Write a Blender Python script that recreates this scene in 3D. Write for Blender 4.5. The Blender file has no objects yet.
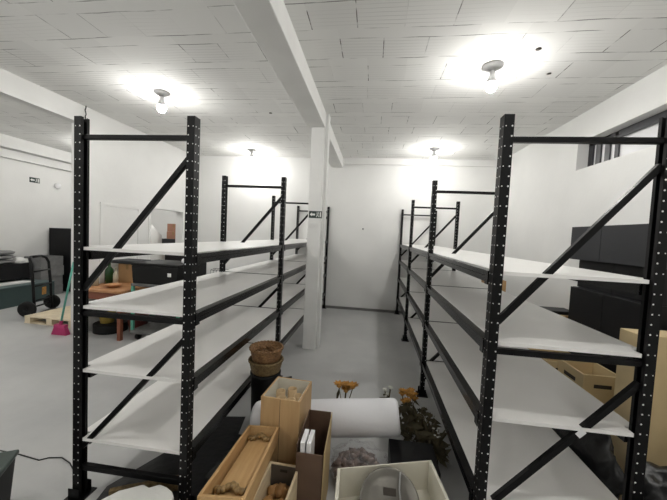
import bpy, bmesh, math, random
from mathutils import Vector, Matrix, Euler
random.seed(7)
PI = math.pi
S = bpy.context.scene
COL = S.collection

# ------------------------------------------------------------------ camera
cd = bpy.data.cameras.new('camera')
cam = bpy.data.objects.new('camera', cd); COL.objects.link(cam)
cd.sensor_width = 36.0
cd.lens = 308.54 / 667 * 36.0
cd.clip_start = 0.02
_r = Vector((0.99085, 0.126478, 0.047107)); _u = Vector((-0.053094, 0.044388, 0.997603)); _f = Vector((-0.124084, 0.990976, -0.050697))
cam.matrix_world = Matrix(((_r.x, _u.x, -_f.x, -0.58806), (_r.y, _u.y, -_f.y, -1.54331), (_r.z, _u.z, -_f.z, 1.6167), (0, 0, 0, 1)))
S.camera = cam

# ------------------------------------------------------------------ world, lamps, exposure
w = bpy.data.worlds.new('night'); S.world = w; w.use_nodes = True
w.node_tree.nodes['Background'].inputs[0].default_value = (0.75, 0.82, 0.9, 1)
w.node_tree.nodes['Background'].inputs[1].default_value = 0.25
S.view_settings.view_transform = 'Standard'
S.view_settings.look = 'None'
S.view_settings.gamma = 1
S.view_settings.use_curve_mapping = False
S.view_settings.exposure = 0.42
BULB = 285.0          # emission strength of every ceiling bulb
LAMP_SPOTS = [(0.43, 1.560), (0.43, 4.30), (-3.24, 2.02), (-3.12, 4.55), (0.43, -0.58), (-3.24, -0.62),
              (-6.4, 1.2), (-6.4, 4.4), (-6.0, -2.6), (0.43, -3.9), (-3.24, -3.5)]

# ------------------------------------------------------------------ materials
def mat(name, col, rough=0.6, metal=0.0, var=0.0, scale=8.0, bump=0.0, bscale=60.0, spec=0.5, stretch=None, col2=None, trans=0.0, alpha=1.0, emit=None, coat=0.0):
    m = bpy.data.materials.new(name); m.use_nodes = True
    nt = m.node_tree; b = nt.nodes['Principled BSDF']
    b.inputs['Base Color'].default_value = (*col, 1)
    b.inputs['Roughness'].default_value = rough
    b.inputs['Metallic'].default_value = metal
    b.inputs['Specular IOR Level'].default_value = spec
    b.inputs['Transmission Weight'].default_value = trans
    b.inputs['Alpha'].default_value = alpha
    b.inputs['Coat Weight'].default_value = coat
    if emit:
        b.inputs['Emission Color'].default_value = (*emit[0], 1); b.inputs['Emission Strength'].default_value = emit[1]
    if var or bump or col2:
        tc = nt.nodes.new('ShaderNodeTexCoord'); mp = nt.nodes.new('ShaderNodeMapping')
        nt.links.new(tc.outputs['Object'], mp.inputs['Vector'])
        if stretch: mp.inputs['Scale'].default_value = stretch
        if var or col2:
            n = nt.nodes.new('ShaderNodeTexNoise'); n.inputs['Scale'].default_value = scale; n.inputs['Detail'].default_value = 5
            nt.links.new(mp.outputs[0], n.inputs['Vector'])
            r = nt.nodes.new('ShaderNodeValToRGB')
            c2 = col2 or tuple(max(0, c * (1 - var)) for c in col)
            r.color_ramp.elements[0].position = 0.35; r.color_ramp.elements[0].color = (*c2, 1)
            r.color_ramp.elements[1].position = 0.65; r.color_ramp.elements[1].color = (*col, 1)
            nt.links.new(n.outputs['Fac'], r.inputs[0]); nt.links.new(r.outputs[0], b.inputs['Base Color'])
        if bump:
            n2 = nt.nodes.new('ShaderNodeTexNoise'); n2.inputs['Scale'].default_value = bscale; n2.inputs['Detail'].default_value = 4
            nt.links.new(mp.outputs[0], n2.inputs['Vector'])
            bp = nt.nodes.new('ShaderNodeBump'); bp.inputs['Strength'].default_value = bump; bp.inputs['Distance'].default_value = 0.01
            nt.links.new(n2.outputs['Fac'], bp.inputs['Height']); nt.links.new(bp.outputs[0], b.inputs['Normal'])
    return m

M = {}
M['wall'] = mat('white_plaster', (0.80, 0.80, 0.785), 0.75, var=0.05, scale=1.6, bump=0.15, bscale=25)
M['beam'] = mat('white_beam_paint', (0.80, 0.80, 0.785), 0.7, var=0.06, scale=3, bump=0.25, bscale=18)
M['black'] = mat('black_rack_paint', (0.004, 0.004, 0.0045), 0.38, var=0.3, scale=20, spec=0.2)
M['beamblack'] = mat('glossy_black_beam_paint', (0.006, 0.006, 0.007), 0.24, var=0.3, scale=20, spec=0.55)
M['holelight'] = mat('pale_hole_light', (0.75, 0.75, 0.74), 0.35, metal=0.0)  # pale colour imitating the bright background seen through the post holes
M['board'] = mat('white_shelf_board', (0.86, 0.85, 0.83), 0.32, var=0.04, scale=2.5)
M['baseboard'] = mat('grey_skirting', (0.19, 0.185, 0.18), 0.6)
M['sign'] = mat('dark_green_sign', (0.02, 0.035, 0.03), 0.5)
M['signwhite'] = mat('sign_white', (0.8, 0.8, 0.78), 0.5)
M['pine'] = mat('pine_wood', (0.58, 0.39, 0.195), 0.55, stretch=(14, 14, 1.2), scale=3, col2=(0.52, 0.335, 0.16))
M['pineh'] = mat('pine_wood_lengthwise', (0.56, 0.36, 0.165), 0.55, stretch=(14, 1.2, 14), scale=3, col2=(0.48, 0.29, 0.12))
M['pinepale'] = mat('pale_raw_pine', (0.72, 0.60, 0.40), 0.6, stretch=(10, 2, 10), scale=3, col2=(0.62, 0.49, 0.31))
M['cream'] = mat('cream_paint', (0.70, 0.67, 0.57), 0.5, var=0.04)
M['carve'] = mat('carved_ornament', (0.30, 0.19, 0.07), 0.5, var=0.4, scale=40)
M['darkpanel'] = mat('dark_inner_panel', (0.10, 0.085, 0.07), 0.5)
M['kraft'] = mat('kraft_paper', (0.50, 0.37, 0.19), 0.7, var=0.08, scale=6)
M['brownbag'] = mat('brown_bag', (0.12, 0.07, 0.045), 0.5, var=0.15)
M['white'] = mat('white_plastic', (0.82, 0.82, 0.83), 0.4)
M['roll'] = mat('white_foam_wrap', (0.84, 0.84, 0.87), 0.5, bump=0.12, bscale=30)
M['foam'] = mat('white_foam_block', (0.80, 0.80, 0.77), 0.8, bump=0.3, bscale=80)
M['wicker'] = mat('brown_wicker', (0.36, 0.20, 0.085), 0.6, col2=(0.15, 0.075, 0.03), scale=60, bump=0.8, bscale=70, stretch=(1, 1, 2.5))
M['wickerdark'] = mat('dark_wicker', (0.22, 0.15, 0.06), 0.6, col2=(0.12, 0.075, 0.03), scale=60, bump=0.8, bscale=70)
M['blackplastic'] = mat('black_plastic', (0.007, 0.007, 0.007), 0.55, spec=0.25)
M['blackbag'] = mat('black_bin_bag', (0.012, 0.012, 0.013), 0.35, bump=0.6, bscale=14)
M['darkgrey'] = mat('charcoal_laminate', (0.026, 0.027, 0.030), 0.55, spec=0.3)
M['blackwood'] = mat('black_laminate', (0.007, 0.007, 0.008), 0.5, spec=0.25)
M['teal'] = mat('dark_teal_plastic', (0.028, 0.052, 0.052), 0.4)
M['tealtop'] = mat('grey_teal_plastic', (0.10, 0.14, 0.14), 0.4)
M['greencrate'] = mat('dark_green_plastic', (0.03, 0.05, 0.042), 0.45)
M['greyload'] = mat('grey_plastic', (0.22, 0.22, 0.22), 0.5, var=0.2, scale=10)
M['paper'] = mat('white_paper', (0.78, 0.78, 0.76), 0.6)
M['pallet'] = mat('pallet_wood', (0.75, 0.64, 0.46), 0.7, var=0.12, scale=6)
M['pink'] = mat('magenta_plastic', (0.42, 0.03, 0.13), 0.45)
M['bristle'] = mat('magenta_bristles', (0.45, 0.03, 0.14), 0.8, bump=1, bscale=90, stretch=(6, 6, .5))
M['mint'] = mat('teal_handle', (0.10, 0.38, 0.30), 0.4)
M['orangewood'] = mat('orange_wood', (0.52, 0.27, 0.13), 0.5, stretch=(2, 12, 12), scale=3, col2=(0.40, 0.18, 0.07))
M['redwood'] = mat('red_brown', (0.22, 0.07, 0.035), 0.5)
M['carton'] = mat('cardboard', (0.46, 0.28, 0.13), 0.75, var=0.08)
M['cartonred'] = mat('reddish_cardboard', (0.40, 0.20, 0.13), 0.75, var=0.08)
M['cartonpale'] = mat('pale_cardboard', (0.62, 0.49, 0.28), 0.7, var=0.06)
M['tape'] = mat('packing_tape', (0.30, 0.19, 0.08), 0.3)
M['yellow'] = mat('yellow_bucket', (0.55, 0.40, 0.10), 0.45)
M['maroon'] = mat('maroon_pot', (0.15, 0.03, 0.025), 0.5)
M['green'] = mat('green_paint', (0.03, 0.12, 0.08), 0.4)
M['greenpost'] = mat('green_post_paint', (0.10, 0.36, 0.26), 0.4)
M['trolley'] = mat('grey_deck', (0.15, 0.15, 0.145), 0.6, var=0.2)
M['bottle'] = mat('green_glass', (0.02, 0.06, 0.02), 0.12)
M['amber'] = mat('pale_jar', (0.50, 0.47, 0.36), 0.3)
M['orange'] = mat('dried_orange_petal', (0.56, 0.27, 0.05), 0.7, var=0.45, scale=30)
M['whiteflower'] = mat('white_petal', (0.72, 0.72, 0.66), 0.7)
M['dryleaf'] = mat('dried_leaf', (0.085, 0.07, 0.035), 0.8, var=0.4, scale=20)
M['stem'] = mat('dry_stem', (0.10, 0.08, 0.035), 0.8)
M['redleaf'] = mat('red_leaf', (0.28, 0.045, 0.02), 0.6)
M['darkfabric'] = mat('dark_grey_fabric', (0.045, 0.048, 0.046), 0.9, var=0.3, scale=12)
M['pinkitem'] = mat('dusty_pink_petal', (0.26, 0.185, 0.16), 0.8, var=0.6, scale=25)
M['silver'] = mat('brushed_silver', (0.20, 0.19, 0.17), 0.36, metal=1.0, var=0.3, scale=7)
M['steel'] = mat('grey_steel', (0.35, 0.35, 0.35), 0.35, metal=0.8)
M['socket'] = mat('grey_socket', (0.40, 0.40, 0.40), 0.5)
M['slot'] = mat('slot_shadow_liner', (0.04, 0.032, 0.025), 0.8)
M['bulb'] = mat('lit_bulb', (1, 1, 1), 0.3, emit=((1.0, 0.98, 0.94), BULB))
M['cord'] = mat('dark_cord', (0.03, 0.03, 0.03), 0.6)
M['winframe'] = mat('dark_window_frame', (0.03, 0.03, 0.035), 0.4)
M['straw'] = mat('tan_tube', (0.56, 0.40, 0.22), 0.7, var=0.1)
M['crumple'] = mat('crumpled_tan', (0.52, 0.30, 0.12), 0.7, col2=(0.30, 0.15, 0.05), scale=9, bump=0.7, bscale=25)
M['redstrap'] = mat('beige_strap', (0.50, 0.42, 0.27), 0.6)
M['winebag'] = mat('maroon_bag', (0.07, 0.012, 0.016), 0.45)

def glassy(name, col, mixf, rough=0.1):
    m = bpy.data.materials.new(name); m.use_nodes = True; nt = m.node_tree
    out = nt.nodes['Material Output']; b = nt.nodes['Principled BSDF']
    b.inputs['Base Color'].default_value = (*col, 1); b.inputs['Roughness'].default_value = rough
    t = nt.nodes.new('ShaderNodeBsdfTransparent'); x = nt.nodes.new('ShaderNodeMixShader'); x.inputs[0].default_value = mixf
    nt.links.new(t.outputs[0], x.inputs[1]); nt.links.new(b.outputs[0], x.inputs[2]); nt.links.new(x.outputs[0], out.inputs[0])
    return m
M['clearbag'] = glassy('clear_plastic_film', (0.7, 0.7, 0.72), 0.12, 0.1)
M['frosted'] = glassy('frosted_pane', (0.85, 0.85, 0.87), 0.9, 0.25)
M['wire'] = M['steel']

def ceiling_mat():
    m = bpy.data.materials.new('white_tile_slab'); m.use_nodes = True; nt = m.node_tree; N = nt.nodes; Lk = nt.links
    b = N['Principled BSDF']; b.inputs['Roughness'].default_value = 0.8
    tc = N.new('ShaderNodeTexCoord'); sx = N.new('ShaderNodeSeparateXYZ')
    nz = N.new('ShaderNodeTexNoise'); nz.inputs['Scale'].default_value = 1.3; nz.inputs['Detail'].default_value = 3
    Lk.new(tc.outputs['Object'], nz.inputs['Vector'])
    ad = N.new('ShaderNodeVectorMath'); ad.operation = 'MULTIPLY_ADD'
    ad.inputs[1].default_value = (0.0, 0.06, 0.0)
    Lk.new(nz.outputs['Color'], ad.inputs[0]); Lk.new(tc.outputs['Object'], ad.inputs[2])
    Lk.new(ad.outputs[0], sx.inputs[0])
    def mt(op, a, bb=None, c=None, clamp=False):
        n = N.new('ShaderNodeMath'); n.operation = op; n.use_clamp = clamp
        for i, v in enumerate((a, bb, c)):
            if v is None: continue
            if isinstance(v, (int, float)): n.inputs[i].default_value = v
            else: Lk.new(v, n.inputs[i])
        return n.outputs[0]
    X, Y = sx.outputs[0], sx.outputs[1]
    PER = 0.42
    yy = mt('DIVIDE', mt('ADD', Y, 20.0), PER)
    row = mt('FLOOR', yy); fy = mt('FRACT', yy)
    # long joist edges: at fy = 0 and fy = .30
    l1 = mt('LESS_THAN', mt('ABSOLUTE', mt('SUBTRACT', fy, 0.012)), 0.010)
    l2 = mt('LESS_THAN', mt('ABSOLUTE', mt('SUBTRACT', fy, 0.31)), 0.009)
    lines = mt('MAXIMUM', l1, l2)
    intile = mt('GREATER_THAN', fy, 0.31)
    wn = N.new('ShaderNodeTexWhiteNoise'); wn.noise_dimensions = '1D'; Lk.new(row, wn.inputs['W'])
    xx = mt('ADD', mt('DIVIDE', mt('ADD', X, 20.0), 0.365), mt('MULTIPLY', wn.outputs['Value'], 1.0))
    fx = mt('FRACT', xx); cell = mt('FLOOR', xx)
    joint = mt('MULTIPLY', mt('LESS_THAN', fx, 0.022), intile)
    # which joints stay dark
    cv = N.new('ShaderNodeCombineXYZ'); Lk.new(cell, cv.inputs[0]); Lk.new(row, cv.inputs[1])
    w2 = N.new('ShaderNodeTexWhiteNoise'); w2.noise_dimensions = '2D'; Lk.new(cv.outputs[0], w2.inputs['Vector'])
    gate = mt('MULTIPLY', mt('POWER', w2.outputs['Value'], 1.8), 1.15)
    n3 = N.new('ShaderNodeTexNoise'); n3.inputs['Scale'].default_value = 3.5; n3.inputs['Detail'].default_value = 6
    Lk.new(tc.outputs['Object'], n3.inputs['Vector'])
    g3 = N.new('ShaderNodeMapRange'); g3.inputs[1].default_value = 0.44; g3.inputs[2].default_value = 0.60
    Lk.new(n3.outputs['Fac'], g3.inputs[0])
    n4 = N.new('ShaderNodeTexNoise'); n4.inputs['Scale'].default_value = 9.0; n4.inputs['Detail'].default_value = 3
    Lk.new(tc.outputs['Object'], n4.inputs['Vector'])
    g4 = N.new('ShaderNodeMapRange'); g4.inputs[1].default_value = 0.36; g4.inputs[2].default_value = 0.56
    Lk.new(n4.outputs['Fac'], g4.inputs[0])
    dark = mt('ADD', mt('MULTIPLY', mt('MULTIPLY', joint, gate), g4.outputs[0]), mt('MULTIPLY', mt('MULTIPLY', lines, g3.outputs[0]), 0.85), clamp=True)
    # fine ribs on the tile undersides
    rib = mt('LESS_THAN', mt('FRACT', mt('MULTIPLY', fy, 10.0)), 0.16)
    rib = mt('MULTIPLY', mt('MULTIPLY', rib, intile), 0.30)
    n5 = N.new('ShaderNodeTexNoise'); n5.inputs['Scale'].default_value = 0.8; n5.inputs['Detail'].default_value = 3
    Lk.new(tc.outputs['Object'], n5.inputs['Vector'])
    g5 = N.new('ShaderNodeMapRange'); g5.inputs[1].default_value = 0.40; g5.inputs[2].default_value = 0.62
    Lk.new(n5.outputs['Fac'], g5.inputs[0])
    rib = mt('MULTIPLY', rib, g5.outputs[0])
    dark2 = mt('MAXIMUM', dark, rib)
    tone = mt('SUBTRACT', 1.0, mt('MULTIPLY', w2.outputs['Value'], 0.06))
    mx = N.new('ShaderNodeMix'); mx.data_type = 'RGBA'
    Lk.new(dark2, mx.inputs[0])
    mx.inputs[6].default_value = (0.80, 0.80, 0.78, 1); mx.inputs[7].default_value = (0.10, 0.095, 0.09, 1)
    mm = N.new('ShaderNodeMix'); mm.data_type = 'RGBA'; mm.blend_type = 'MULTIPLY'; mm.inputs[0].default_value = 1
    cc = N.new('ShaderNodeCombineColor'); [Lk.new(tone, cc.inputs[i]) for i in range(3)]
    Lk.new(mx.outputs[2], mm.inputs[6]); Lk.new(cc.outputs[0], mm.inputs[7])
    Lk.new(mm.outputs[2], b.inputs['Base Color'])
    bp = N.new('ShaderNodeBump'); bp.inputs['Strength'].default_value = 0.5; bp.inputs['Distance'].default_value = 0.01
    Lk.new(mt('SUBTRACT', 1.0, dark2), bp.inputs['Height']); Lk.new(bp.outputs[0], b.inputs['Normal'])
    return m
M['ceiling'] = ceiling_mat()

def floor_mat():
    m = bpy.data.materials.new('grey_painted_concrete'); m.use_nodes = True; nt = m.node_tree; N = nt.nodes; Lk = nt.links
    b = N['Principled BSDF']
    tc = N.new('ShaderNodeTexCoord')
    n = N.new('ShaderNodeTexNoise'); n.inputs['Scale'].default_value = 0.9; n.inputs['Detail'].default_value = 7; n.inputs['Roughness'].default_value = 0.62
    Lk.new(tc.outputs['Object'], n.inputs['Vector'])
    r = N.new('ShaderNodeValToRGB')
    r.color_ramp.elements[0].position = 0.32; r.color_ramp.elements[0].color = (0.42, 0.425, 0.425, 1)
    r.color_ramp.elements[1].position = 0.70; r.color_ramp.elements[1].color = (0.56, 0.56, 0.55, 1)
    Lk.new(n.outputs['Fac'], r.inputs[0])
    Lk.new(r.outputs[0], b.inputs['Base Color'])
    mr = N.new('ShaderNodeMapRange'); mr.inputs[3].default_value = 0.28; mr.inputs[4].default_value = 0.5
    Lk.new(n.outputs['Fac'], mr.inputs[0]); Lk.new(mr.outputs[0], b.inputs['Roughness'])
    return m
M['floor'] = floor_mat()

# ------------------------------------------------------------------ mesh helpers
class MB:
    def __init__(self): self.bm = bmesh.new(); self.mi = 0
    def _mark(self, n0):
        self.bm.faces.ensure_lookup_table()
        for f in self.bm.faces[n0:]: f.material_index = self.mi
    def box(self, x0, x1, y0, y1, z0, z1, bev=0.0, T=None):
        n0 = len(self.bm.faces)
        vs = [self.bm.verts.new((x, y, z)) for x in (x0, x1) for y in (y0, y1) for z in (z0, z1)]
        fs = [(0, 1, 3, 2), (4, 6, 7, 5), (0, 4, 5, 1), (2, 3, 7, 6), (0, 2, 6, 4), (1, 5, 7, 3)]
        faces = [self.bm.faces.new([vs[i] for i in f]) for f in fs]
        if bev:
            es = list({e for f in faces for e in f.edges})
            ret = bmesh.ops.bevel(self.bm, geom=es, offset=bev, segments=2, profile=0.7, affect='EDGES')
            if T: 
                done = set(v for f in ret['faces'] for v in f.verts) | set(v for v in vs if v.is_valid)
                for v in done: v.co = T @ v.co
        elif T:
            for v in vs: v.co = T @ v.co
        self._mark(n0); return self
    def prism(self, pts, axis, a, b):
        """closed polygon pts (2D) extruded along axis from a to b"""
        n0 = len(self.bm.faces)
        def P(p, t):
            return {'x': (t, p[0], p[1]), 'y': (p[0], t, p[1]), 'z': (p[0], p[1], t)}[axis]
        A = [self.bm.verts.new(P(p, a)) for p in pts]; B = [self.bm.verts.new(P(p, b)) for p in pts]
        n = len(pts)
        for i in range(n): self.bm.faces.new((A[i], A[(i + 1) % n], B[(i + 1) % n], B[i]))
        self.bm.faces.new(A[::-1]); self.bm.faces.new(B)
        self._mark(n0); return self
    def hexa(self, bot, top):
        """8 corner solid from bottom and top quads"""
        n0 = len(self.bm.faces)
        A = [self.bm.verts.new(p) for p in bot]; B = [self.bm.verts.new(p) for p in top]
        for i in range(4): self.bm.faces.new((A[i], A[(i + 1) % 4], B[(i + 1) % 4], B[i]))
        self.bm.faces.new(A[::-1]); self.bm.faces.new(B); self._mark(n0); return self
    def bar(self, p, q, wd, dp, up=(0, 1, 0)):
        """rectangular bar from p to q; dp measured along `up`-ish axis"""
        p, q = Vector(p), Vector(q); d = (q - p).normalized(); u = Vector(up); s = d.cross(u).normalized(); u = s.cross(d)
        ring = [(-1, -1), (1, -1), (1, 1), (-1, 1)]
        self.hexa([p + s * a * wd / 2 + u * b * dp / 2 for a, b in ring], [q + s * a * wd / 2 + u * b * dp / 2 for a, b in ring]); return self
    def tube(self, pts, r, n=10, close=True, radii=None):
        n0 = len(self.bm.faces)
        pts = [Vector(p) for p in pts]; rings = []
        ref = None
        for i, p in enumerate(pts):
            d = (pts[min(i + 1, len(pts) - 1)] - pts[max(i - 1, 0)]).normalized()
            if ref is None: ref = d.orthogonal().normalized()
            ref = (ref - d * ref.dot(d)).normalized(); s = d.cross(ref)
            rr = radii[i] if radii else r
            rings.append([self.bm.verts.new(p + (ref * math.cos(2 * PI * k / n) + s * math.sin(2 * PI * k / n)) * rr) for k in range(n)])
        for a, b in zip(rings, rings[1:]):
            for k in range(n): 
                f = self.bm.faces.new((a[k], a[(k + 1) % n], b[(k + 1) % n], b[k])); f.smooth = True
        if close: self.bm.faces.new(rings[0][::-1]); self.bm.faces.new(rings[-1])
        self._mark(n0); return self
    def lathe(self, prof, c=(0, 0, 0), n=28, T=None, smooth=True):
        n0 = len(self.bm.faces); rings = []
        for r, z in prof:
            if r < 1e-6: rings.append([self.bm.verts.new((c[0], c[1], c[2] + z))])
            else: rings.append([self.bm.verts.new((c[0] + r * math.cos(2 * PI * k / n), c[1] + r * math.sin(2 * PI * k / n), c[2] + z)) for k in range(n)])
        for a, b in zip(rings, rings[1:]):
            for k in range(n):
                k2 = (k + 1) % n
                if len(a) == 1 and len(b) == 1: continue
                if len(a) == 1: f = self.bm.faces.new((a[0], b[k2], b[k]))
                elif len(b) == 1: f = self.bm.faces.new((a[k], a[k2], b[0]))
                else: f = self.bm.faces.new((a[k], a[k2], b[k2], b[k]))
                f.smooth = smooth
        if T:
            for rg in rings:
                for v in rg: v.co = T @ v.co
        self._mark(n0); return self
    def blob(self, c, r, seed=0, amp=0.2, sub=3, sq=1.0, T=None, floor=None):
        from mathutils import noise
        n0 = len(self.bm.faces)
        ret = bmesh.ops.create_icosphere(self.bm, subdivisions=sub, radius=1.0)
        rr = r if isinstance(r, (tuple, list)) else (r, r, r)
        for v in ret['verts']:
            d = v.co.copy()
            if sq != 1.0:
                d = Vector([math.copysign(abs(t) ** sq, t) for t in d])
            k = 1 + amp * noise.noise(d * 2.3 + Vector((seed * 7.1, seed * 3.3, seed))) + amp * .6 * noise.noise(d * 5.7 + Vector((seed, seed * 5, 2)))
            v.co = Vector((c[0] + d.x * rr[0] * k, c[1] + d.y * rr[1] * k, c[2] + d.z * rr[2] * k))
            if floor is not None and v.co.z < floor: v.co.z = floor
        self.bm.faces.ensure_lookup_table()
        for f in self.bm.faces[n0:]: f.smooth = True
        self._mark(n0); return self
    def obj(self, name, mats, parent=None, bevel=0.0, loc=None):
        bmesh.ops.recalc_face_normals(self.bm, faces=self.bm.faces)
        me = bpy.data.meshes.new(name); self.bm.to_mesh(me); self.bm.free()
        for m in (mats if isinstance(mats, (list, tuple)) else [mats]): me.materials.append(M[m] if isinstance(m, str) else m)
        o = bpy.data.objects.new(name, me); COL.objects.link(o)
        if parent: o.parent = parent
        if loc: o.location = loc
        if bevel:
            bv = o.modifiers.new('bevel', 'BEVEL'); bv.width = bevel; bv.segments = 2; bv.limit_method = 'ANGLE'
        return o

def tag(o, label, cat, group=None, kind=None):
    if label: o['label'] = label
    if cat: o['category'] = cat
    if group: o['group'] = group
    if kind: o['kind'] = kind
    return o
def empty(name, loc, label, cat, group=None, rz=0):
    o = bpy.data.objects.new(name, None); COL.objects.link(o); o.location = loc; o.rotation_euler[2] = rz
    o.empty_display_size = 0.1
    return tag(o, label, cat, group)
def struct(o): o['kind'] = 'structure'; return o
def copy_tree(o, parent=None):
    c = o.copy(); COL.objects.link(c)
    if parent: c.parent = parent
    for ch in o.children: copy_tree(ch, c)
    return c

# ------------------------------------------------------------------ room shell
ZC = 3.25; XR = 1.9; XL = -8.0; YB = 5.1; YF = -5.0; XM = -4.7; YE = 2.35
struct(MB().box(XL - .2, XR + .45, YF - .2, 8.2, -.12, 0).obj('floor', 'floor'))
struct(MB().box(XL - .2, XR + .45, YF - .2, 8.2, ZC, ZC + .15).obj('ceiling', 'ceiling'))
struct(MB().box(XM, XR + .3, YB, YB + .15, 0, ZC).obj('wall_back', 'wall'))
struct(MB().box(XL - .15, XL, YF, 8.0, 0, ZC).obj('wall_left', 'wall'))
struct(MB().box(XL - .15, XR + .3, YF - .15, YF, 0, ZC).obj('wall_front', 'wall'))
struct(MB().box(XL, XM, 8.0, 8.15, 0, ZC).obj('wall_far', 'wall'))
# partition on the left with a doorway and a closed flush door
DY0, DY1, DZ = 3.72, 4.72, 1.955
pw = MB()
pw.box(XM - .15, XM, YE, DY0, 0, ZC).box(XM - .15, XM, DY1, 8.0, 0, ZC).box(XM - .15, XM, DY0, DY1, DZ, ZC)
struct(pw.obj('wall_partition', 'wall'))
# flush door leaf on the partition, shut
dr = MB(); dr.box(XM, XM + .012, 2.66, 2.71, 0, 1.94).box(XM, XM + .012, 3.42, 3.47, 0, 1.94).box(XM, XM + .012, 2.71, 3.42, 1.89, 1.94)
d1 = struct(dr.obj('door_1', 'beam'))
MB().box(XM, XM + .005, 2.715, 3.415, 0.01, 1.885).obj('door_leaf', 'wall', d1)
tr = MB(); tr.box(XM - .16, XM + .012, DY0 - .04, DY0 + .012, 0, DZ - .012).box(XM - .16, XM + .012, DY1 - .012, DY1 + .04, 0, DZ - .012).box(XM - .16, XM + .012, DY0 - .04, DY1 + .04, DZ - .012, DZ + .03)
struct(tr.obj('trim_1', 'beam'))
# ceiling beams
struct(MB().box(XM - .15, XM, YF, YE, 3.0, ZC).obj('trim_2', 'beam'))
struct(MB().box(-1.545, -1.30, YF, YB, 3.045, ZC).obj('trim_3', 'beam', bevel=.008))
struct(MB().box(XL, XL + .22, YF, 8.0, 3.02, ZC).obj('trim_4', 'beam'))
struct(MB().box(XL, XL + .10, YF, 8.0, 2.84, 2.90).obj('trim_5', 'beam'))
struct(MB().box(-1.30, XR, YB - .05, YB, 3.12, ZC).obj('trim_6', 'beam'))
# column standing in the aisle under the beam
cb = MB(); cb.box(-1.484, -1.30, 2.61, 2.84, 0, 3.045)
struct(cb.obj('column', 'beam', bevel=.012))
struct(MB().box(-1.30, -1.262, 2.70, 2.82, 0, ZC).obj('trim_7', 'beam', bevel=.008))
struct(MB().box(XM, XR, YB - .012, YB, 0, .055).obj('baseboard_back', 'baseboard'))
struct(MB().box(XR - .012, XR, YF, YB - .012, 0, .055).obj('baseboard_right', 'baseboard'))
# right wall with the high strip window
WY0, WY1, WZ0, WZ1 = -1.6, 2.74, 2.56, 2.90
rw = MB()
rw.box(XR, XR + .3, YF, WY0, 0, ZC).box(XR, XR + .3, WY1, YB, 0, ZC).box(XR, XR + .3, WY0, WY1, 0, WZ0).box(XR, XR + .3, WY0, WY1, WZ1, ZC)
struct(rw.obj('wall_right', 'wall'))
wf = MB()
XW = XR + .13
wf.box(XW, XW + .05, WY0, WY1, WZ1 - .045, WZ1).box(XW, XW + .05, WY0, WY1, WZ0, WZ0 + .02)
yy = WY1 - .02; k = 0
for yb, wd in ((2.70, .075), (2.57, .075), (2.425, .075), (2.285, .05), (1.30, .05), (.55, .05), (-.2, .05), (-.95, .05), (-1.55, .05)):
    wf.box(XW, XW + .05, yb - wd / 2, yb + wd / 2, WZ0, WZ1)
win = struct(wf.obj('window_1', 'winframe'))
MB().box(XW + .02, XW + .026, WY0, WY1, WZ0 + .02, WZ1 - .045).obj('pane', 'frosted', win)
MB().box(XW - .012, XW - .002, WY0, 2.25, WZ1 - .085, WZ1 - .002).obj('blind_box', 'winframe', win)

# ------------------------------------------------------------------ pallet racks
D = 0.668; L = 1.682; H = 2.2
LEV = (1.48, 1.145, 0.775, 0.365)
def upright_mesh():
    """post with an open inner side (towards +x), flanges and pale discs painted for light showing through the slots"""
    b = MB()
    t = .004; wx = .044; wy = .052
    prof = [(-wx / 2, -wy / 2), (wx / 2, -wy / 2), (wx / 2, -wy / 2 + .016), (wx / 2 - t, -wy / 2 + .016), (wx / 2 - t, -wy / 2 + t), (-wx / 2 + t, -wy / 2 + t),
            (-wx / 2 + t, wy / 2 - t), (wx / 2 - t, wy / 2 - t), (wx / 2 - t, wy / 2 - .016), (wx / 2, wy / 2 - .016), (wx / 2, wy / 2), (-wx / 2, wy / 2)]
    b.prism(prof, 'z', 0.004, H)
    b.mi = 1
    z = .10; i = 0
    def disc(c, ax, r=.0042, e=.0005):
        T = {'x': Matrix.Rotation(PI / 2, 4, 'Y'), 'y': Matrix.Rotation(-PI / 2, 4, 'X')}[ax]
        T = Matrix.Translation(c) @ T
        b.lathe([(0, e), (r, e), (r, -e), (0, -e)], n=6, T=T, smooth=False)
    while z < H - .03:
        for s in (-1, 1):
            disc((-wx / 2, s * .014, z), 'x', .0036); disc((-wx / 2 + t, s * .014, z), 'x')
            if i % 2: disc((-wx / 2 + .009, s * wy / 2, z), 'y', .003)
            disc((wx / 2 - .008, s * wy / 2, z), 'y')
        z += .0455; i += 1
    return b
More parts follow.
